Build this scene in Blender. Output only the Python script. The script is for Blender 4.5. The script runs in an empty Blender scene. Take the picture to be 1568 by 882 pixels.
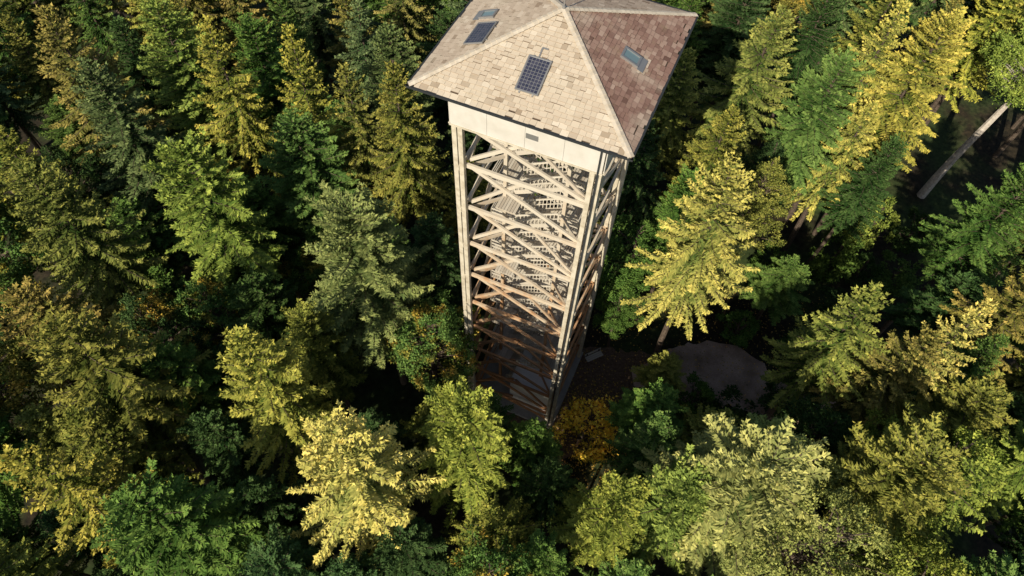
import bpy, math, numpy as np
from mathutils import Vector, Matrix
sc=bpy.context.scene
R0=np.random.RandomState
def norm(a): return a/(np.linalg.norm(a,axis=-1,keepdims=True)+1e-9)

# ------------------------------------------------------------ materials
def new_mat(name):
    m=bpy.data.materials.new(name);m.use_nodes=True
    nt=m.node_tree;nt.nodes.clear();return m,nt
def N(nt,t,**k):
    n=nt.nodes.new(t)
    for a,b in k.items(): setattr(n,a,b)
    return n
def math_n(nt,op,a,b=None,clamp=False):
    n=N(nt,'ShaderNodeMath',operation=op);n.use_clamp=clamp
    for i,v in enumerate((a,b)):
        if v is None: continue
        if isinstance(v,(int,float)): n.inputs[i].default_value=v
        else: nt.links.new(v,n.inputs[i])
    return n.outputs[0]
def mix(nt,f,a,b,mode='MIX'):
    n=N(nt,'ShaderNodeMix',data_type='RGBA',blend_type=mode)
    for s,v in ((n.inputs[0],f),(n.inputs[6],a),(n.inputs[7],b)):
        if isinstance(v,(int,float)): s.default_value=v
        elif isinstance(v,tuple): s.default_value=(*v,1)
        else: nt.links.new(v,s)
    return n.outputs[2]
def attr(nt,name):
    return N(nt,'ShaderNodeAttribute',attribute_name=name).outputs['Fac']
def noise(nt,scale,detail=4,coord='Object',rough=.6):
    tc=N(nt,'ShaderNodeTexCoord');n=N(nt,'ShaderNodeTexNoise')
    n.inputs['Scale'].default_value=scale;n.inputs['Detail'].default_value=detail;n.inputs['Roughness'].default_value=rough
    nt.links.new(tc.outputs[coord],n.inputs['Vector']);return n.outputs['Fac']
def ramp(nt,f,stops):
    r=N(nt,'ShaderNodeValToRGB');e=r.color_ramp.elements
    while len(e)<len(stops): e.new(.5)
    for x,(p,c) in zip(e,stops): x.position=p;x.color=(*c,1)
    nt.links.new(f,r.inputs[0]);return r.outputs[0]
def surf(nt,col,rough=.8,bump=None,bs=.3,metal=0,spec=.3):
    p=N(nt,'ShaderNodeBsdfPrincipled');o=N(nt,'ShaderNodeOutputMaterial')
    if isinstance(col,tuple): p.inputs['Base Color'].default_value=(*col,1)
    else: nt.links.new(col,p.inputs['Base Color'])
    p.inputs['Roughness'].default_value=rough;p.inputs['Metallic'].default_value=metal
    p.inputs['Specular IOR Level'].default_value=spec
    if bump is not None:
        b=N(nt,'ShaderNodeBump');b.inputs['Strength'].default_value=bs;b.inputs['Distance'].default_value=.02
        nt.links.new(bump,b.inputs['Height']);nt.links.new(b.outputs[0],p.inputs['Normal'])
    nt.links.new(p.outputs[0],o.inputs[0]);return p
def foliage(name,autumn=0):
    m,nt=new_mat(name)
    oc=N(nt,'ShaderNodeObjectInfo').outputs['Color']
    tip=attr(nt,'tip');tone=attr(nt,'tone')
    if autumn:
        f=ramp(nt,noise(nt,.42,2),[(.5,(0,0,0)),(.62,(1,1,1))])
        oc=mix(nt,math_n(nt,'MULTIPLY',math_n(nt,'MULTIPLY',f,tip),autumn),oc,(.52,.34,.05))
    hs=N(nt,'ShaderNodeHueSaturation');hs.inputs['Saturation'].default_value=.94
    nt.links.new(oc,hs.inputs['Color'])
    nt.links.new(math_n(nt,'ADD',math_n(nt,'MULTIPLY',tone,-.04),.525),hs.inputs['Hue'])
    nt.links.new(math_n(nt,'ADD',math_n(nt,'MULTIPLY',tone,.9),.60),hs.inputs['Value'])
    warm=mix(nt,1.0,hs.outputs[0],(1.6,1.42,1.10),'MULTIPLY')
    cool=mix(nt,1.0,hs.outputs[0],(.20,.34,.26),'MULTIPLY')  # older inner growth, darkened further with crown shade put into the colour
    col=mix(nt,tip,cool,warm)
    d=N(nt,'ShaderNodeBsdfDiffuse')
    nt.links.new(col,d.inputs['Color'])
    o=N(nt,'ShaderNodeOutputMaterial')
    nt.links.new(d.outputs[0],o.inputs[0]);return m
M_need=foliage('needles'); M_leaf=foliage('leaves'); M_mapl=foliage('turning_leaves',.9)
m,nt=new_mat('bark');c=ramp(nt,noise(nt,6,3),[(.3,(.05,.035,.025)),(.7,(.17,.13,.10))]);surf(nt,c,.9);M_bark=m
m,nt=new_mat('pale_bark');c=ramp(nt,noise(nt,5,6),[(.3,(.42,.36,.30)),(.7,(.78,.71,.63))]);surf(nt,c,.9,noise(nt,14,6));M_pale=m
m,nt=new_mat('weathered_larch_light_tint')
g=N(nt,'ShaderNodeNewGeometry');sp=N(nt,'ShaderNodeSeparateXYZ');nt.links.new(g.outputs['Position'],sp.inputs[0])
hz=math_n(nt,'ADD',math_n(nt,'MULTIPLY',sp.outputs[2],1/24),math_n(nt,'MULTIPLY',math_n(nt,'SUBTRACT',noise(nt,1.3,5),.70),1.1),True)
base=ramp(nt,hz,[(0,(.50,.23,.09)),(.35,(.60,.33,.16)),(.6,(.68,.56,.41)),(.9,(.72,.66,.55))])  # weathered cream on top; light lower on the tower painted in as orange-brown
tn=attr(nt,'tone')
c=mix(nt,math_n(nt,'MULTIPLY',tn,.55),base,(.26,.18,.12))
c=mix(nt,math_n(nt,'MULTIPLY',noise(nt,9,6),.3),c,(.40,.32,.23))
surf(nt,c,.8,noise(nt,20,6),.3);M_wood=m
m,nt=new_mat('cream_post_wood');c=ramp(nt,noise(nt,2.2,7),[(.3,(.44,.38,.28)),(.55,(.64,.58,.46)),(.8,(.72,.66,.55))]);surf(nt,c,.8,noise(nt,20,6),.3);M_post=m
m,nt=new_mat('stair_wood');c=mix(nt,attr(nt,'tone'),(.66,.61,.52),(.40,.34,.27));surf(nt,c,.75);M_stair=m
m,nt=new_mat('white_panel');c=ramp(nt,noise(nt,1.2,6),[(.3,(.60,.57,.51)),(.7,(.72,.69,.64))]);surf(nt,c,.6);M_white=m
m,nt=new_mat('concrete');c=ramp(nt,noise(nt,1.5,7),[(.3,(.30,.28,.26)),(.7,(.45,.43,.40))]);surf(nt,c,.85);M_conc=m
m,nt=new_mat('white_plaster');c=ramp(nt,noise(nt,1.5,7),[(.3,(.82,.80,.77)),(.7,(.9,.89,.87))]);surf(nt,c,.85);M_plas=m
m,nt=new_mat('dark_boarding');c=ramp(nt,noise(nt,2,6),[(.3,(.05,.035,.025)),(.7,(.11,.08,.055))]);surf(nt,c,.85);M_dark=m
m,nt=new_mat('zinc');surf(nt,(.38,.38,.38),.45,None,0,.6);M_zinc=m
m,nt=new_mat('dark_metal');surf(nt,(.05,.055,.06),.5,None,0,.3);M_dm=m
m,nt=new_mat('skylight_glass');surf(nt,(.16,.24,.27),.12,None,0,0,.8);M_glass=m
m,nt=new_mat('solar_cell');c=mix(nt,attr(nt,'tone'),(.03,.035,.065),(.09,.09,.13));surf(nt,c,.25,None,0,0,.5);M_cell=m
m,nt=new_mat('shingles')
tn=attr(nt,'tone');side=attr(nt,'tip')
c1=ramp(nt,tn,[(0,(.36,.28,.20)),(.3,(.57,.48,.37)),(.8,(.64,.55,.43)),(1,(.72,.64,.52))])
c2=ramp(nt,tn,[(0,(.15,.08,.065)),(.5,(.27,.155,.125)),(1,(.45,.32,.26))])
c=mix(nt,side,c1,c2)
lich=ramp(nt,noise(nt,.55,7),[(.5,(0,0,0)),(.68,(1,1,1))])
c=mix(nt,math_n(nt,'MULTIPLY',lich,.35),c,(.62,.56,.44))
moss=ramp(nt,noise(nt,2.3,7),[(.56,(0,0,0)),(.75,(1,1,1))])
c=mix(nt,math_n(nt,'MULTIPLY',moss,.35),c,(.36,.28,.17))
surf(nt,c,.85,noise(nt,25,5),.4);M_sh=m
m,nt=new_mat('hip_cap');c=ramp(nt,noise(nt,3,6),[(.3,(.52,.45,.35)),(.7,(.72,.64,.53))]);surf(nt,c,.8);M_hip=m
m,nt=new_mat('forest_floor')
n1=noise(nt,.12,6);n2=noise(nt,2.5,8)
c=ramp(nt,n2,[(.3,(.012,.010,.006)),(.55,(.035,.027,.015)),(.75,(.07,.05,.03))])
gr=ramp(nt,n2,[(.3,(.02,.035,.01)),(.7,(.06,.09,.025))])
c=mix(nt,ramp(nt,n1,[(.45,(0,0,0)),(.6,(1,1,1))]),c,gr)
surf(nt,c,.95,n2,.6);M_gnd=m
m,nt=new_mat('gravel_path');n2=noise(nt,9,8);c=ramp(nt,n2,[(.3,(.46,.31,.23)),(.7,(.66,.47,.37))])
c=mix(nt,ramp(nt,noise(nt,.45,8),[(.42,(0,0,0)),(.72,(1,1,1))]),c,(.24,.16,.11));surf(nt,c,.95,n2,.5);M_path=m
m,nt=new_mat('bare_soil');n2=noise(nt,5,8);c=ramp(nt,n2,[(.3,(.08,.05,.032)),(.7,(.22,.145,.10))]);surf(nt,c,.95,n2,.4);M_soil=m

# ------------------------------------------------------------ mesh helpers
def mesh_from(name,quads,mats,tone=None,tip=None,midx=None,tris=None):
    q=np.asarray(quads,dtype=np.float32).reshape(-1,3);nf=len(q)//4
    v=q;tot=np.full(nf,4,dtype=np.int32)
    if tris is not None:
        t=np.asarray(tris,dtype=np.float32).reshape(-1,3);v=np.concatenate([q,t]);tot=np.concatenate([tot,np.full(len(t)//3,3,dtype=np.int32)])
    start=np.concatenate([[0],np.cumsum(tot)[:-1]]).astype(np.int32)
    me=bpy.data.meshes.new(name)
    me.vertices.add(len(v));me.vertices.foreach_set('co',v.ravel())
    me.loops.add(len(v));me.loops.foreach_set('vertex_index',np.arange(len(v),dtype=np.int32))
    me.polygons.add(len(tot));me.polygons.foreach_set('loop_start',start)
    try: me.polygons.foreach_set('loop_total',tot)
    except Exception: pass
    for mm in mats: me.materials.append(mm)
    if midx is not None: me.polygons.foreach_set('material_index',np.asarray(midx,dtype=np.int32))
    for nm,a in (('tone',tone),('tip',tip)):
        if a is not None:
            at=me.attributes.new(nm,'FLOAT','FACE');at.data.foreach_set('value',np.asarray(a,dtype=np.float32))
    me.update(calc_edges=True);return me
def obj(name,me,parent=None,loc=(0,0,0),rot=(0,0,0)):
    o=bpy.data.objects.new(name,me);sc.collection.objects.link(o);o.location=loc;o.rotation_euler=rot
    if parent: o.parent=parent
    return o
class Boxes:
    def __init__(s): s.q=[];s.t=[]
    def hexa(s,P,tone):
        P=[np.array(p,float) for p in P]
        for f in ((0,3,2,1),(4,5,6,7),(0,1,5,4),(1,2,6,5),(2,3,7,6),(3,0,4,7)):
            s.q.append([P[i] for i in f]);s.t.append(tone)
    def box(s,x0,x1,y0,y1,z0,z1,tone=.3):
        s.hexa([(x0,y0,z0),(x1,y0,z0),(x1,y1,z0),(x0,y1,z0),(x0,y0,z1),(x1,y0,z1),(x1,y1,z1),(x0,y1,z1)],tone)
    def beam(s,p,q,w,h,tone=.3,up=(0,0,1)):
        p=np.array(p,float);q=np.array(q,float);d=norm(q-p);u=np.array(up,float)
        if abs(d@u)>.99: u=np.array([0,1.,0])
        sd=norm(np.cross(d,u));u=np.cross(sd,d);a=sd*w/2;b=u*h/2
        s.hexa([p-a-b,p+a-b,q+a-b,q-a-b,p-a+b,p+a+b,q+a+b,q-a+b],tone)
    def make(s,name,mat,parent=None): 
        return obj(name,mesh_from(name,s.q,[mat],s.t),parent)
def tube(pts,rad,n=7):
    pts=np.array(pts,float);out=[]
    rings=[]
    for i,p in enumerate(pts):
        d=norm(pts[min(i+1,len(pts)-1)]-pts[max(i-1,0)])
        a=np.array([1.,0,0]) if abs(d[0])<.8 else np.array([0,1.,0])
        s=norm(np.cross(d,a));u=np.cross(d,s)
        th=np.linspace(0,2*np.pi,n,endpoint=False)
        rings.append(p+rad[i]*(np.cos(th)[:,None]*s+np.sin(th)[:,None]*u))
    for i in range(len(pts)-1):
        A,B=rings[i],rings[i+1]
        for k in range(n): out.append([A[k],A[(k+1)%n],B[(k+1)%n],B[k]])
    return np.array(out)
def kites(c,d,n,l,w):
    d=norm(d);s=norm(np.cross(d,n));l=l[:,None];w=w[:,None]
    b=c+d*l*.15
    return np.stack([b+s*w*.55,c+d*l*1.05,b-s*w*.55],1)

# ------------------------------------------------------------ trees
def finish(name,leafq,tone,tip,wood,mat,barkmat):
    lt=np.concatenate(leafq);wq=np.concatenate(wood)
    return mesh_from(name,wq,[mat,barkmat],
        np.concatenate([np.full(len(wq),.4),np.concatenate(tone)]),
        np.concatenate([np.zeros(len(wq)),np.concatenate(tip)]),
        np.concatenate([np.ones(len(wq)),np.zeros(len(lt))]),tris=lt)
def conifer(name,seed,H=25,R=3.0,cb=8,droop=.35,upturn=.12,e0=.9,e1=-.05,hang=.6,prof=.85,tw=1.0,step=.15,space=.42,nb0=5,bark=None,gap=0.1,wide=.13):
    r=R0(seed);Q=[];T=[];P=[];W=[]
    lean=r.normal(0,.012,2)
    def ax(z): return np.array([lean[0]*z+.1*math.sin(z*.3+seed),lean[1]*z+.1*math.cos(z*.25+seed),z])
    zs=np.linspace(0,H-.1,12);W.append(tube([ax(z) for z in zs],[max(.03,.27*(1-z/H)**.8) for z in zs],8))
    z=H-.15;ph=r.rand(4)*6.28
    while z>cb:
        t=(H-z)/(H-cb)
        nb=nb0+int(3*min(1,t*2))
        a0=r.rand()*6.28
        for b in range(nb):
            if r.rand()<gap*min(1,t*3): continue
            az=a0+b*6.283/nb+r.normal(0,.18)
            pr=t**prof
            if t>.82: pr*=1-(t-.82)*1.6
            lob=1+.14*math.sin(2*az+ph[0]+t*4)+.12*math.sin(5*az+ph[1]+t*9)
            L=(R*pr*lob)*r.uniform(.62,1.18)+.22
            e=e0+(e1-e0)*min(1,t*1.7)+r.normal(0,.08)
            n=max(3,int(L/step))
            s=np.linspace(.10,1,n)
            hd=np.array([math.cos(az),math.sin(az),0]);side=np.array([-hd[1],hd[0],0])
            dr=droop*(.3+t)*r.uniform(.7,1.3)
            sway=r.normal(0,.12);zo=r.normal(0,.1)
            def pos(s): return ax(z+zo)+hd*(L*s)[:,None]+side*(sway*L*s**2)[:,None]+np.array([0,0,1])*(L*(e*s-dr*s**2+upturn*s**4))[:,None]
            p=pos(s);tan=norm(pos(s+.02)-p)
            if L>.8: 
                k=np.linspace(0,.9,4);W.append(tube(pos(k),[.035*L/R*1.2*(1-x)+.008 for x in k],3))
            shape=np.clip(np.sin(np.pi*np.clip(s*.72+.22,0,1)),.15,1)
            bt=r.uniform(-.22,.22)
            for sg in (-1,1):
                tl=tw*(.16+wide*min(L,2.6)*shape)*r.uniform(.65,1.2,n)
                dz=-(hang*r.uniform(.2,1.0,n))*(.35+.65*min(1,t*1.6))+.12
                d=norm(sg*side*.85+tan*r.uniform(.5,1.0,n)[:,None]+np.array([0,0,1])*dz[:,None])
                up=norm(np.array([0,0,1])+r.normal(0,.45,(n,3)))
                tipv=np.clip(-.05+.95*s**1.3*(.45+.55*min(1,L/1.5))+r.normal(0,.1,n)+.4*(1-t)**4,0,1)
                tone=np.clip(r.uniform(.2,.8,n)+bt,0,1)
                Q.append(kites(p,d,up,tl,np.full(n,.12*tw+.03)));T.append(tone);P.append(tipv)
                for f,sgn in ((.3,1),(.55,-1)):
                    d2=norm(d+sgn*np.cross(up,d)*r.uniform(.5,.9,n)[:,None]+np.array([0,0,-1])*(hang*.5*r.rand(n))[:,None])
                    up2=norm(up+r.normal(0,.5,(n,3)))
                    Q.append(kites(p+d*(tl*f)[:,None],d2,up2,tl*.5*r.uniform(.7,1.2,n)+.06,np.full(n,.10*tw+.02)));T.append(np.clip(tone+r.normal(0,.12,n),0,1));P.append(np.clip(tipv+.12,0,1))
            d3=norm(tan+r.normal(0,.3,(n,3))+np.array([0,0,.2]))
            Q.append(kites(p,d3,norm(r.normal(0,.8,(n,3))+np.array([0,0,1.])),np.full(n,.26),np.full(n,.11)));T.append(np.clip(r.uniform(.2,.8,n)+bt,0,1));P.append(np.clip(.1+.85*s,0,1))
        z-=space*(.7+.75*t)*r.uniform(.8,1.2)
    k=10;zz=H-np.linspace(0,.8,k);c=np.array([ax(v) for v in zz]);a=r.rand(k)*6.28
    d=np.stack([np.cos(a),np.sin(a),np.full(k,1.2)],1);Q.append(kites(c,d,np.stack([-np.sin(a),np.cos(a),np.zeros(k)],1),np.full(k,.35),np.full(k,.1)));T.append(np.full(k,.6));P.append(np.full(k,1.))
    return finish(name,Q,T,P,W,M_need,bark or M_bark)
def clumpy(name,seed,H=22,R=3.5,Hc=13,pw=.6,ncl=170,nl=150,ls=.2,cr=(.45,.85),bark=None,mat=None,lobes=.18,trunk=.25,inner=.2,flat=.6,narrow=.5):
    r=R0(seed);Q=[];T=[];P=[];W=[]
    zs=np.linspace(0,H*.93,9);W.append(tube([(0.12*math.sin(z*.3),.12*math.cos(z*.2),z) for z in zs],[trunk*(1-z/H*.93)+.03 for z in zs],8))
    ph=r.rand(4)*6.28
    for i in range(ncl):
        t=r.rand()**.75
        az=r.rand()*6.283
        pr=math.sin(math.pi*min(1,t)**pw*.5) if t<.7 else math.sin(math.pi*.7**pw*.5)*(1-((t-.7)/.3)**2*.55)
        lob=1+lobes*math.sin(3*az+ph[0]+t*5)+lobes*.8*math.sin(5*az+ph[1]-t*7)
        inn=r.rand()<inner
        rad=R*pr*lob*(r.uniform(.25,.7) if inn else r.uniform(.78,1.08))
        z=H-Hc*t-(.5 if inn else 0)+r.normal(0,.35)
        c=np.array([rad*math.cos(az),rad*math.sin(az),z])
        q=r.uniform(*cr)*(.65+.35*min(1,t*3))
        n=int(nl*(q/np.mean(cr))**2*(.4 if inn else 1))
        out=np.array([math.cos(az)*.7,math.sin(az)*.7,.65])
        dr=norm(r.normal(0,1,(n,3))+out*.9)
        rr=q*r.uniform(.45,1.08,n)
        bias=1+.25*np.sin(dr[:,0]*4+i)+.2*np.sin(dr[:,1]*5+i*2)
        p=c+dr*(rr*bias)[:,None]*np.array([1,1,flat])
        nn=norm(dr+r.normal(0,.55,(n,3)));d=norm(np.cross(nn,r.normal(0,1,(n,3)))+dr*narrow)
        l=ls*r.uniform(.6,1.3,n)
        Q.append(kites(p,d,nn,l,l*.66));bt=r.uniform(-.25,.25)
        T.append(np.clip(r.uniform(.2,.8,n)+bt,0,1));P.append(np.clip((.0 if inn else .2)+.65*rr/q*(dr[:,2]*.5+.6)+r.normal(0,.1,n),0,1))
        if i%2==0:
            zb=max(H-Hc-1.0,z-rad*.7-.4);k=np.linspace(0,1,4)
            pts=[np.array([0,0,zb])*(1-x)+c*x+np.array([0,0,.25*math.sin(math.pi*x)]) for x in k]
            W.append(tube(pts,[.07*(1-x)+.015 for x in k],4))
    return finish(name,Q,T,P,W,mat or M_leaf,bark or M_bark)
ME={}
ME['s0']=(conifer('spruce_a',1,R=3.6,cb=11,droop=.42,upturn=.25,hang=.9,nb0=5,gap=.12,prof=.8,space=.5),25,3.4)
ME['s1']=(conifer('spruce_b',2,R=3.2,cb=11,droop=.5,upturn=.25,hang=1.1,space=.52,nb0=4,gap=.14),25,2.9)
ME['s2']=(conifer('spruce_c',3,R=3.9,cb=12,droop=.38,upturn=.25,hang=.8,prof=.65,space=.5,nb0=5,gap=.15),25,3.6)
ME['s3']=(conifer('spruce_d',23,R=3.4,cb=11,droop=.45,upturn=.3,hang=1.0,prof=.9,space=.56,nb0=5,gap=.2,e0=1.1),25,3.2)
ME['f0']=(conifer('fir_a',4,R=3.1,cb=12,droop=.22,upturn=.1,e0=.8,e1=.1,hang=.3,prof=.55,tw=1.0,space=.42,nb0=5,wide=.17),25,2.9)
ME['f1']=(conifer('fir_b',5,R=3.5,cb=12,droop=.3,upturn=.1,e0=1.0,e1=.15,hang=.4,prof=.5,tw=1.1,space=.45,nb0=5,wide=.17),25,3.3)
ME['f2']=(conifer('fir_c',16,H=24,R=3.9,cb=11,droop=.3,upturn=.08,e0=1.0,e1=.2,hang=.4,prof=.42,tw=1.05,space=.38,nb0=6,wide=.17,gap=.05),24,3.8)
ME['p1']=(clumpy('pine_b',7,H=24,R=3.3,Hc=11,pw=.9,ncl=200,nl=130,ls=.17,cr=(.35,.7),mat=M_need,narrow=1.2,lobes=.25),24,3.3)
ME['b0']=(clumpy('beech_a',8,H=22,R=4.2,Hc=8,pw=.62,ncl=260,nl=150,ls=.17,cr=(.35,.75),lobes=.22),22,4.2)
ME['b1']=(clumpy('beech_b',9,H=22,R=3.4,Hc=9,pw=.75,ncl=190,nl=140,ls=.19,cr=(.35,.8),lobes=.28),22,3.4)
ME['m0']=(clumpy('maple_a',19,H=22,R=3.4,Hc=9,pw=.7,ncl=190,nl=140,ls=.2,cr=(.35,.8),lobes=.28,mat=M_mapl),22,3.4)
ME['u0']=(clumpy('shrub_a',10,H=4,R=1.7,Hc=3.4,pw=.7,ncl=45,nl=120,ls=.2,cr=(.35,.6),trunk=.06),4,1.7)
ME['y0']=(clumpy('shrub_sparse',11,H=4.5,R=1.8,Hc=3.6,pw=.7,ncl=75,nl=30,ls=.24,cr=(.35,.7),trunk=.06,inner=.1),4.5,1.8)
ME['q0']=(clumpy('tall_pine',12,H=24,R=3.6,Hc=9,pw=.6,ncl=260,nl=120,ls=.2,cr=(.5,.85),mat=M_need,bark=M_pale,narrow=1.0,trunk=.42,inner=.4),24,3.6)

COL=dict(Y=(.33,.33,.065),YY=(.46,.44,.12),O=(.21,.23,.055),OB=(.25,.225,.065),G=(.10,.185,.045),GB=(.21,.28,.06),B=(.12,.18,.08),D=(.05,.10,.035),
 L=(.225,.29,.055),P=(.29,.34,.12),PG=(.19,.255,.105),YS=(.95,.70,.07),DG=(.035,.06,.022))
NAME={'s':'spruce_tree','f':'fir_tree','p':'pine_tree','q':'pine_tree','b':'beech_tree','m':'maple_tree','u':'green_shrub','y':'autumn_shrub'}
rr=R0(77);placed=[]
def tree(kind,x,y,H,R,col):
    me,h,r0=ME[kind];o=obj(NAME[kind[0]],me,None,(x,y,-.05),(rr.normal(0,.02),rr.normal(0,.02),rr.rand()*6.28))
    o.scale=(R/r0,R/r0,H/h)
    c=np.array(COL[col])*rr.uniform(.85,1.12)*np.array([rr.uniform(.92,1.06),1,rr.uniform(.85,1.15)])
    o.color=(*c,1);placed.append((x,y,R));return o
TREES="""s2 -27.9 25.9 25 3.9 O;s0 -33 39.5 25 4.2 OB;f0 -28.5 34.5 24 3.1 B;f0 -25.1 39.8 25 3.2 GB;s1 -21.1 38 26 3.3 Y;s3 -15.6 37.1 26 3.3 Y
s1 -11.7 36 24 2.9 O;s0 -8.2 35.1 25 3.3 O;f0 -9.9 42.9 22 2.9 B;f1 -20 26.9 25 3.5 GB;f0 -15.5 33.3 22 3.4 G;f2 -9 24.3 24 4.0 PG
m0 -6.0 21.6 15.5 3.2 G;s2 -23.6 15.2 25 4.4 O;s0 -13.5 15.8 25 3.8 Y;s2 -8.5 11.2 26 3.9 YY;f1 -17.7 8.1 22 3.3 G;s1 -22.3 9.1 24 3.2 Y
f1 -2.5 13 22 3.0 L;f0 1.9 15.4 12.5 2.3 G;m0 -1 6.3 22 2.4 G;f0 2.4 6.5 20 2 G;f0 5.7 10.1 20 2.6 L;f1 10.4 19.3 12 2.4 G
y0 6.6 20 6 2.2 YS;s2 12.9 27.4 26 3.9 YY;s0 16.9 43.5 25 4.4 O;f1 22.4 41.5 23 3.2 G;s1 27 41 19.5 3.2 YY;s3 27.9 44.8 25 3.6 YY
f1 30.3 43 25 3.3 Y;u0 29.7 37.9 7 1.8 G;u0 34.3 41.9 6.5 1.8 L;f0 22.6 32.2 10 2.4 G;s1 21.3 21.6 22 3.4 O;s0 24 20.2 21 3.3 OB
s3 25.8 19.4 24 2.8 YY;f1 33.7 28 14 3.2 D;f1 34 31.5 22 2.9 G;b1 9.2 31.5 14 3 G;f2 12.5 11.2 23 4.2 P;f2 20.3 11.3 22 3.9 O
s1 24.5 11 22 3.2 GB;f1 9.4 10.7 20 3 GB;f1 27.5 16.7 19 3.2 O;s1 9.5 36.5 20 2.8 D;s0 12 43.4 22 3.2 O;f1 -20.4 42.4 22 3.3 G
f1 -6 47.1 20 3 D;s0 -23.2 12.5 20 3.2 O;f1 -21 17.9 18 3 G;s1 -14 10 17 2.8 D;u0 15.6 23.2 4 1.8 G;u0 18.5 21.6 4.5 2 D
u0 12.4 19.8 5 2 D;f1 -12.5 20.5 18 2.6 O;s2 -29 19.5 20 3.9 OB;f0 17.6 16.5 12 2.4 G;f1 -5.5 8 16 2.4 D;f1 -12 7 17 2.6 D
b1 9.0 29.0 8 1.8 G;f0 12.3 23.6 8 1.8 O;p1 18.5 34 19 2.6 O;f0 28 38 18 2.2 D;s0 14.5 38 21 3.2 O;q0 43 48.9 24 3.8 L
s0 -28 46 23 3.2 O;s1 -33 30 23 3.6 O;f0 -1.5 17.2 13 2.2 D;u0 23.4 24 4 1.8 D;u0 26 29 3.5 1.5 G;u0 30 33 4 1.7 D
u0 24 37 5 1.8 G;f1 16.2 14.5 18 2.8 P;b0 16.3 8 22 3.6 P;s1 33 24 22 3.2 OB;s1 7.5 6.5 18 2.6 G;b1 25 14 20 3 L;s0 40 33 23 3.5 O
m0 -20 22.6 17 2.4 G;b0 21.5 6.2 21 3.8 L;m0 -36 26 21 3 G;s2 -26.5 5 21 3.4 O;f1 -31.5 11.5 21 3.4 G;s0 32 15 21 3.2 GB;m0 -33 16 20 3 O
u0 36 37 4 1.8 G;u0 33 37.5 3.5 1.6 D;u0 39 42 4.5 2 D;u0 20.5 30.5 3.5 1.5 G"""
for ln in TREES.replace('\n',';').split(';'):
    a=ln.split();tree(a[0],*[float(v) for v in a[1:5]],a[5])
def in_poly(x,y,P):
    c=False;j=len(P)-1
    for i in range(len(P)):
        if (P[i][1]>y)!=(P[j][1]>y) and x<(P[j][0]-P[i][0])*(y-P[i][1])/(P[j][1]-P[i][1])+P[i][0]: c=not c
        j=i
    return c
CLEAR=[(-3,14),(6,12),(12,18),(26,21),(40,28),(52,44),(50,56),(38,52),(24,38),(14,33),(8,34),(-2,34),(-6,28)]
n=0
for i in range(7000):
    y=rr.uniform(-5,70);x=rr.uniform(-1,1)*(32+.42*max(0,y))
    if in_poly(x,y,CLEAR): continue
    front=(y<44 and abs(x)<40)
    ok=all((x-a)**2+(y-b)**2>((.68 if front else .78)*(c+2.3))**2 for a,b,c in placed)
    if not ok: continue
    k=rr.choice(['s0','s1','s2','s3','f0','f1','p1','m0'],p=[.19,.17,.14,.14,.17,.14,.02,.03])
    H=rr.uniform(12.5,18) if front else rr.uniform(19,25)
    cc=rr.choice(['D','D','G','G','O']) if front else rr.choice(['O','G','Y','B','D','OB','G'])
    tree(k,x,y,H,rr.uniform(2.2,3.1) if front else rr.uniform(2.8,3.7),cc);n+=1
    if n>190: break

# ------------------------------------------------------------ ground and path
xs=np.concatenate([[-1500,-500],np.linspace(-120,120,81),[500,1500]]);ys=xs+30
X,Y=np.meshgrid(xs,ys);Z=.22*np.sin(X*.31+1)*np.sin(Y*.27)-.22
Z[(np.abs(X)>125)|(np.abs(Y-30)>125)]=-.3
vid=np.arange(X.size).reshape(X.shape)
me=bpy.data.meshes.new('ground');F=[(int(vid[i,j]),int(vid[i,j+1]),int(vid[i+1,j+1]),int(vid[i+1,j])) for i in range(len(ys)-1) for j in range(len(xs)-1)]
me.from_pydata(np.stack([X,Y,Z],-1).reshape(-1,3).tolist(),[],F);me.materials.append(M_gnd);obj('forest_floor_ground',me)
def ribbon(name,pts,w,z,mat,seed):
    r=R0(seed);pts=np.array(pts,float);t=np.linspace(0,len(pts)-1,60)
    P=np.stack([np.interp(t,range(len(pts)),pts[:,k]) for k in (0,1)],1)
    for _ in range(6): P[1:-1]=(P[:-2]+P[1:-1]*2+P[2:])/4
    W=np.interp(t,range(len(pts)),w)
    d=norm(np.gradient(P,axis=0));s=np.stack([-d[:,1],d[:,0]],1)
    wl=W/2+r.normal(0,.12,60);wr=W/2+r.normal(0,.12,60)
    A=P+s*wl[:,None];B=P-s*wr[:,None]
    V=[(*a,z) for a in A]+[(*b,z) for b in B]
    me=bpy.data.meshes.new(name);me.from_pydata(V,[],[(60+i,60+i+1,i+1,i) for i in range(59)]);me.materials.append(mat);obj(name,me)
ribbon('bare_soil_apron',[(-4,21),(2,22),(8,24.5),(14,26)],[6,9,9,5],.010,M_soil,8)
ribbon('gravel_path',[(11,26),(13.5,26.2),(16,26.6),(19.5,26.8),(22.5,25),(26,23),(33,25),(42,32)],[1.5,3.5,6.0,6.5,4.5,3,2.5,2.5],.018,M_path,3)
r=R0(9);n=2600;c=np.stack([r.normal(7,2.2,n),r.normal(21,2.2,n),r.uniform(.03,.08,n)],1)
c=np.concatenate([c,np.stack([r.uniform(4,30,n),r.uniform(20,36,n),np.full(n,.04)],1)])
n=len(c);q=kites(c,norm(r.normal(0,1,(n,3))*[1,1,.1]),norm(r.normal(0,.3,(n,3))+[0,0,1]),r.uniform(.08,.2,n),r.uniform(.06,.14,n))
o=obj('fallen_leaves',mesh_from('fallen_leaves',np.zeros((0,4,3)),[M_leaf],r.rand(n),r.rand(n),tris=q));o.color=(.5,.32,.08,1)

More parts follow.
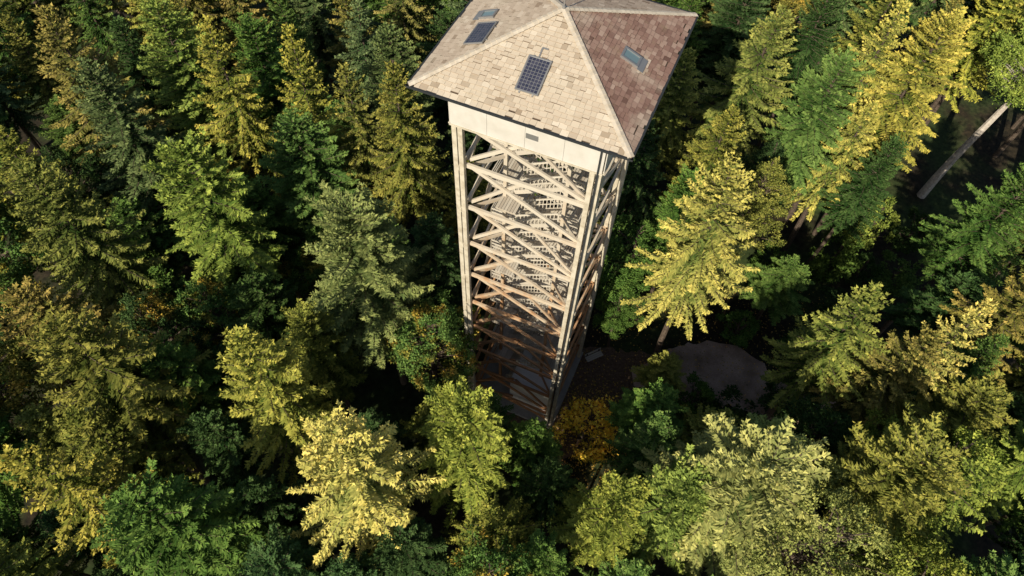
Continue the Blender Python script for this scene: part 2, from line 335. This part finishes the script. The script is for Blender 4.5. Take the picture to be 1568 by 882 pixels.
# ------------------------------------------------------------ observation tower
E=bpy.data.objects.new('observation_tower',None);sc.collection.objects.link(E)
E.location=(1.62,25.8,0);E.rotation_euler=(0,0,math.radians(-21))
HW=3.80;EV=34.5;AP=36.5;B2=5.0
rt=R0(21)
LV=[1.95+3.35*k for k in range(9)]
def rot(k,x,y):
    for _ in range(k): x,y=-y,x
    return x,y
def P(k,a,b,z):
    x,y=rot(k,a,b);return (x,y,z)
posts=Boxes();beams=Boxes();brace=Boxes();inner=Boxes()
for k in range(4):
    for (a,b) in ((-HW+.15,-HW+.15),(-HW+.47,-HW+.13),(-HW+.13,-HW+.47)):
        x,y=rot(k,a,b);w=.125
        posts.box(x-w,x+w,y-w,y+w,.3,EV-.25,.3)
    for z in (LV+[EV-.4]):
        posts.beam(P(k,-HW+.27,-HW+.06,z),P(k,-HW+.35,-HW+.06,z),.2,.3)
    for i,z in enumerate(LV+[31.55]):
        beams.beam(P(k,-HW+.3,-HW+.34,z),P(k,HW-.3,-HW+.34,z),.14,.26,rt.uniform(.0,.35))
    Z=[.3]+LV+[31.5]
    for i in range(len(Z)-1):
        z0,z1=Z[i]+.12,Z[i+1]-.12
        brace.beam(P(k,-HW+.62,-HW+.50,z1),P(k,HW-.62,-HW+.50,z0),.12,.22,rt.uniform(0,.5))
        brace.beam(P(k,-HW+.62,-HW+.66,z0),P(k,.0,-HW+.66,z1),.12,.2,rt.uniform(0,.5))
        if i%2: brace.beam(P(k,HW-.62,-HW+.66,z0),P(k,.15,-HW+.66,z1),.10,.18,rt.uniform(.2,.8))
    x,y=rot(k,-1.75,-1.75);inner.box(x-.10,x+.10,y-.10,y+.10,.3,31.3,.35)
    for z in LV:
        inner.beam(P(k,-HW+.5,-HW+.5,z-.32),P(k,-1.75,-1.75,z-.32),.12,.20,.5)
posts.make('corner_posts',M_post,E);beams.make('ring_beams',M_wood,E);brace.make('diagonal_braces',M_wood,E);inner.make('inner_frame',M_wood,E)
st=Boxes();rl=Boxes();ld=Boxes();ZZ=[.3+3.125*k for k in range(11)]
def flight(x0,x1,y0,y1,z0,z1):
    n=10
    for i in range(n):
        f=(i+.5)/n;x=x0+(x1-x0)*f;z=z0+(z1-z0)*(i+1)/n
        st.box(x-.12,x+.12,y0+.05,y1-.05,z-.05,z,rt.uniform(0,.4))
    for y in (y0,y1):
        st.beam((x0,y,z0),(x1,y,z1),.07,.28,.3)
        rl.beam((x0,y,z0+1.0),(x1,y,z1+1.0),.06,.09,.0)
        rl.beam((x0,y,z0+.55),(x1,y,z1+.55),.03,.06,.1)
        for i in range(13):
            f=i/12;x=x0+(x1-x0)*f;z=z0+(z1-z0)*f;rl.box(x-.025,x+.025,y-.025,y+.025,z,z+1.0,.2)
def deck(x0,x1,y0,y1,z0,z1):
    n=max(3,int((x1-x0)/.16));w=(x1-x0)/n
    for i in range(n): ld.box(x0+i*w+.012,x0+(i+1)*w-.012,y0,y1,z0+.04,z1,rt.uniform(.1,.8))
    for y in (y0+.1,y1-.1): ld.box(x0,x1,y-.04,y+.04,z0-.12,z0+.036,.6)
for i in range(10):
    z=ZZ[i];zm=z+1.5625;zt=z+3.125
    flight(-1.35,1.35,-1.35,-.1,z,zm);flight(1.35,-1.35,.1,1.35,zm,zt)
    deck(1.4,2.55,-1.4,1.4,zm-.1,zm)
    if i<9: deck(-2.75,-1.4,-1.4,1.4,zt-.1,zt)
    for (xa,ya,xb,yb,zz) in ((2.55,-1.4,2.55,1.4,zm),(-2.75,-1.4,-2.75,1.4,zt),(1.4,-1.4,2.55,-1.4,zm),(1.4,1.4,2.55,1.4,zm),(-2.75,-1.4,-1.4,-1.4,zt),(-2.75,1.4,-1.4,1.4,zt)):
        if i==9 and zz==zt: continue
        for dz in (1.02,.7,.4): rl.beam((xa,ya,zz+dz),(xb,yb,zz+dz),.05,.09,.15)
        rl.box(xa-.04,xa+.04,ya-.04,ya+.04,zz,zz+1.0,.3)
    if i%2==1 and i<9: deck(-1.9,-.7,-2.75,-1.5,zt-.12,zt-.02)
st.make('stair_flights',M_stair,E);rl.make('stair_railings',M_stair,E);ld.make('landings',M_stair,E)
dk=Boxes();dk.box(-HW+.62,HW-.62,-HW+.62,HW-.62,31.75,31.9);dk.make('deck_floor',M_dark,E)
pp=Boxes()
for k in range(4):
    for j in range(4):
        a0=-HW+.02+(2*HW-.04)*j/4+.006;a1=-HW+.02+(2*HW-.04)*(j+1)/4-.006
        x0,y0=rot(k,a0,-HW-.06);x1,y1=rot(k,a1,-HW-.02)
        pp.box(min(x0,x1),max(x0,x1),min(y0,y1),max(y0,y1),31.75,33.35)
pp.make('parapet_panels',M_white,E)
tr=Boxes()
for k in range(4):
    tr.beam(P(k,-HW-.05,-HW-.04,33.42),P(k,HW+.05,-HW-.04,33.42),.14,.1)
    tr.beam(P(k,-HW-.02,-HW-.04,31.70),P(k,HW+.02,-HW-.04,31.70),.12,.07)
tr.make('parapet_rail',M_post,E)
v=Boxes();v.box(.05,.65,-HW-.09,-HW-.06,32.45,32.75)
v.make('parapet_vent',M_zinc,E)
cb=Boxes();cb.box(-3.9,3.9,-3.9,3.9,-.4,.3);cb.make('concrete_base',M_conc,E)
cb=Boxes();cb.box(-.3,3.2,-3.05,1.0,.3,4.6);cb.make('entrance_block',M_plas,E)
SL=math.hypot(B2,AP-EV);rise=AP-EV
q=[]
for k in range(4):
    A=P(k,-B2,-B2,EV);Bp=P(k,B2,-B2,EV)
    q.append([A,Bp,(0,0,AP),(0,0,AP-.001)])
q.append([(-B2,-B2,EV-.01),(-B2,B2,EV-.01),(B2,B2,EV-.01),(B2,-B2,EV-.01)])
obj('roof_decking',mesh_from('roof_decking',q,[M_dark]),E)
Q=[];T=[];S=[]
nh=np.array([0,-rise,B2])/SL;vh=np.array([0,B2,rise])/SL
for k in range(4):
    ck,sk=[(1,0),(0,1),(-1,0),(0,-1)][k]
    def tr3(p): return np.array([p[0]*ck-p[1]*sk,p[0]*sk+p[1]*ck,p[2]])
    def fp(u,v,h): return tr3(np.array([u,-B2,EV])+vh*v+nh*h)
    ex=.225;nc=int(SL/ex)
    for j in range(nc):
        va=j*ex-(.05 if j==0 else 0);vb=va+ex*1.28
        hwa=B2*(1-va/SL)+.02;hwb=max(.01,B2*(1-min(vb,SL)/SL))+.02
        u=-hwa-rt.rand()*.25
        while u<hwa:
            w=rt.choice([.24,.30,.36]);u0,u1=u+.004,u+w-.004;u+=w
            dv=rt.choice([0,0,0,0,.03,.08])
            a=va+dv
            l0,l1=np.clip([u0,u1],-hwa,hwa);m0,m1=np.clip([u0,u1],-hwb,hwb)
            if l1-l0<.02: continue
            h0=.038+rt.uniform(0,.014);h1=.012
            tone=np.clip(rt.beta(4,3)+(-.45 if rt.rand()<.06 else 0)+(.25 if rt.rand()<.05 else 0),0,1)
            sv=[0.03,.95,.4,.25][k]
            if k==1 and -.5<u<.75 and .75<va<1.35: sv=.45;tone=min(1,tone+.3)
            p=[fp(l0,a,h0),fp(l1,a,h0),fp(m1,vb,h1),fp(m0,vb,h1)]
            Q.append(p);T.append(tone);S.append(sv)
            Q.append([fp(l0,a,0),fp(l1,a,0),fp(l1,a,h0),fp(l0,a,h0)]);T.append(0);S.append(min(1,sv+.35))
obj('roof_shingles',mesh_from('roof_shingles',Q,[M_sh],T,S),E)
hc=Boxes()
for k in range(4):
    A=np.array(P(k,-B2-.03,-B2-.03,EV+.03));Bq=np.array([0,0,AP+.06]);nn=30
    hd=np.array(rot(k,-1,-1))/math.sqrt(2);sd=np.array([-hd[1],hd[0],0])
    for i in range(nn):
        p=A+(Bq-A)*i/nn;e=A+(Bq-A)*min(1,(i+1.25)/nn)
        for sg in (-1,1):
            o1=sd*sg*.16+np.array([0,0,-.035])
            up=np.array([0,0,.055+rt.uniform(0,.008)]);u2=np.array([0,0,.03])
            hc.q.append([p+up,p+o1+up,e+o1+u2,e+u2]);hc.t.append(.3)
            hc.q.append([p,p+o1,p+o1+up,p+up]);hc.t.append(.3)
hc.make('hip_caps',M_hip,E)
gt=Boxes()
for k in range(4):
    gt.beam(P(k,-B2-.14,-B2-.09,EV-.03),P(k,B2+.14,-B2-.09,EV-.03),.12,.10)
gt.beam((HW-.1,-HW-.35,EV-.1),(HW-.2,-HW+.0-.12,33.4),.08,.08);gt.beam((HW-.2,-HW-.12,33.4),(HW-.2,-HW-.12,1.),.08,.08)
gt.make('gutter_and_downpipe',M_dm,E)
fin=tube([(0,0,AP-.1),(0,0,AP+.18),(0,0,AP+.2),(0,0,AP+2.0)],[.09,.07,.035,.02],10)
obj('finial_pole',mesh_from('finial_pole',fin,[M_zinc]),E)
def face_frame(k,u,v):
    ck,sk=[(1,0),(0,1),(-1,0),(0,-1)][k]
    R=np.array([[ck,-sk,0],[sk,ck,0],[0,0,1]])
    return R@(np.array([u,-B2,EV])+vh*v),R@np.array([1,0,0]),R@vh,R@nh
def slab(bx,o,X,Yv,Nn,u0,u1,v0,v1,h0,h1,t=.3):
    f=lambda u,v,h:o+X*u+Yv*v+Nn*h
    bx.hexa([f(u0,v0,h0),f(u1,v0,h0),f(u1,v1,h0),f(u0,v1,h0),f(u0,v0,h1),f(u1,v0,h1),f(u1,v1,h1),f(u0,v1,h1)],t)
def solar(k,u,v,w,h,nx,ny):
    o,X,Yv,Nn=face_frame(k,u,v);fr=Boxes();ce=Boxes()
    slab(fr,o,X,Yv,Nn,-w/2,w/2,-h/2,h/2,.10,.135,.5)
    for a in (-1,1):
        slab(fr,o,X,Yv,Nn,a*w/2-.025,a*w/2+.025,-h/2-.02,h/2+.02,.09,.155)
        slab(fr,o,X,Yv,Nn,-w/2-.02,w/2+.02,a*h/2-.022,a*h/2+.022,.09,.153)
        slab(fr,o,X,Yv,Nn,a*w*.3-.03,a*w*.3+.03,-h/2-.1,h/2+.1,.02,.088)
    for i in range(nx):
        for j in range(ny):
            a=-w/2+.04+(w-.08)*i/nx;b=-h/2+.04+(h-.08)*j/ny
            slab(ce,o,X,Yv,Nn,a+.010,a+(w-.08)/nx-.010,b+.010,b+(h-.08)/ny-.010,.13,.142,rt.uniform(0,.5))
    fr.make('solar_panel_frame',M_zinc,E);ce.make('solar_panel_cells',M_cell,E)
solar(0,-.05,2.05,1.0,1.62,6,10)
solar(3,1.55,1.95,1.55,.95,10,6)
def skylight(k,u,v,w,h):
    o,X,Yv,Nn=face_frame(k,u,v);fr=Boxes();gl=Boxes()
    for a in (-1,1):
        slab(fr,o,X,Yv,Nn,a*w/2-.05,a*w/2+.05,-h/2-.05,h/2+.05,.0,.14)
        slab(fr,o,X,Yv,Nn,-w/2+.05,w/2-.05,a*h/2-.05,a*h/2+.05,.0,.138)
    slab(fr,o,X,Yv,Nn,-w/2-.12,w/2+.12,-h/2-.35,-h/2-.05,.06,.075)
    slab(gl,o,X,Yv,Nn,-w/2+.05,w/2-.05,-h/2+.05,h/2-.05,.05,.10)
    fr.make('skylight_frame',M_zinc,E);gl.make('skylight_glass',M_glass,E)
skylight(1,-.13,1.85,.6,.8)
skylight(3,0.0,1.6,.5,.7)
pv=Boxes();o,X,Yv,Nn=face_frame(0,-.15,3.1);slab(pv,o,X,Yv,Nn,-.03,.03,-.2,.25,.05,.09);slab(pv,o,X,Yv,Nn,-.03,.25,.25,.31,.05,.09);pv.make('roof_conduit',M_zinc,E)

bn=bpy.data.objects.new('park_bench',None);sc.collection.objects.link(bn);bn.location=(7.6,27.6,.05);bn.rotation_euler=(0,0,.5)
b=Boxes()
for y in (-.18,0,.18): b.box(-.8,.8,y-.075,y+.075,.42,.46)
b.make('seat',M_stair,bn)
b=Boxes()
for z in (.62,.8): b.box(-.8,.8,.3,.34,z-.07,z+.07)
b.make('backrest',M_stair,bn)
b=Boxes()
for x in (-.6,.6): b.box(x-.05,x+.05,-.2,-.1,-.1,.42);b.box(x-.05,x+.05,.24,.3,-.1,.88)
b.make('legs',M_dark,bn)

# ------------------------------------------------------------ light
sd=np.array([-.46,-.88]);sd/=np.linalg.norm(sd);el=math.radians(35)
D=Vector((sd[0]*math.cos(el),sd[1]*math.cos(el),math.sin(el)))
L=bpy.data.lights.new('sun','SUN');L.energy=5.0;L.angle=math.radians(.5);L.color=(1,.90,.72)
lo=bpy.data.objects.new('sun',L);sc.collection.objects.link(lo);lo.rotation_euler=D.to_track_quat('Z','Y').to_euler();lo.location=(0,0,60)
W=bpy.data.worlds.new('World');sc.world=W;W.use_nodes=True;nt=W.node_tree
sk=nt.nodes.new('ShaderNodeTexSky');sk.sky_type='NISHITA';sk.sun_disc=False;sk.sun_elevation=el;sk.sun_rotation=math.atan2(D.x,D.y)
bg=nt.nodes['Background'];nt.links.new(sk.outputs[0],bg.inputs[0]);bg.inputs[1].default_value=.075
sc.view_settings.view_transform='Standard';sc.view_settings.look='None';sc.view_settings.exposure=0
# ------------------------------------------------------------ camera
cam=bpy.data.cameras.new('camera');co=bpy.data.objects.new('camera',cam);sc.collection.objects.link(co);sc.camera=co
cam.sensor_width=36;cam.lens=24;cam.clip_end=5000
th=math.radians(57.7);Fw=Vector((0,math.cos(th),-math.sin(th)));U=Vector((0,math.sin(th),math.cos(th)));Rg=Vector((1,0,0))
Xc=(Rg*.99875+U*.05).normalized();Yc=(-Rg*.05+U*.99875).normalized();Zc=-Fw
Mx=Matrix((Xc,Yc,Zc)).transposed().to_4x4();Mx.translation=Vector((0,0,54.8));co.matrix_world=Mx
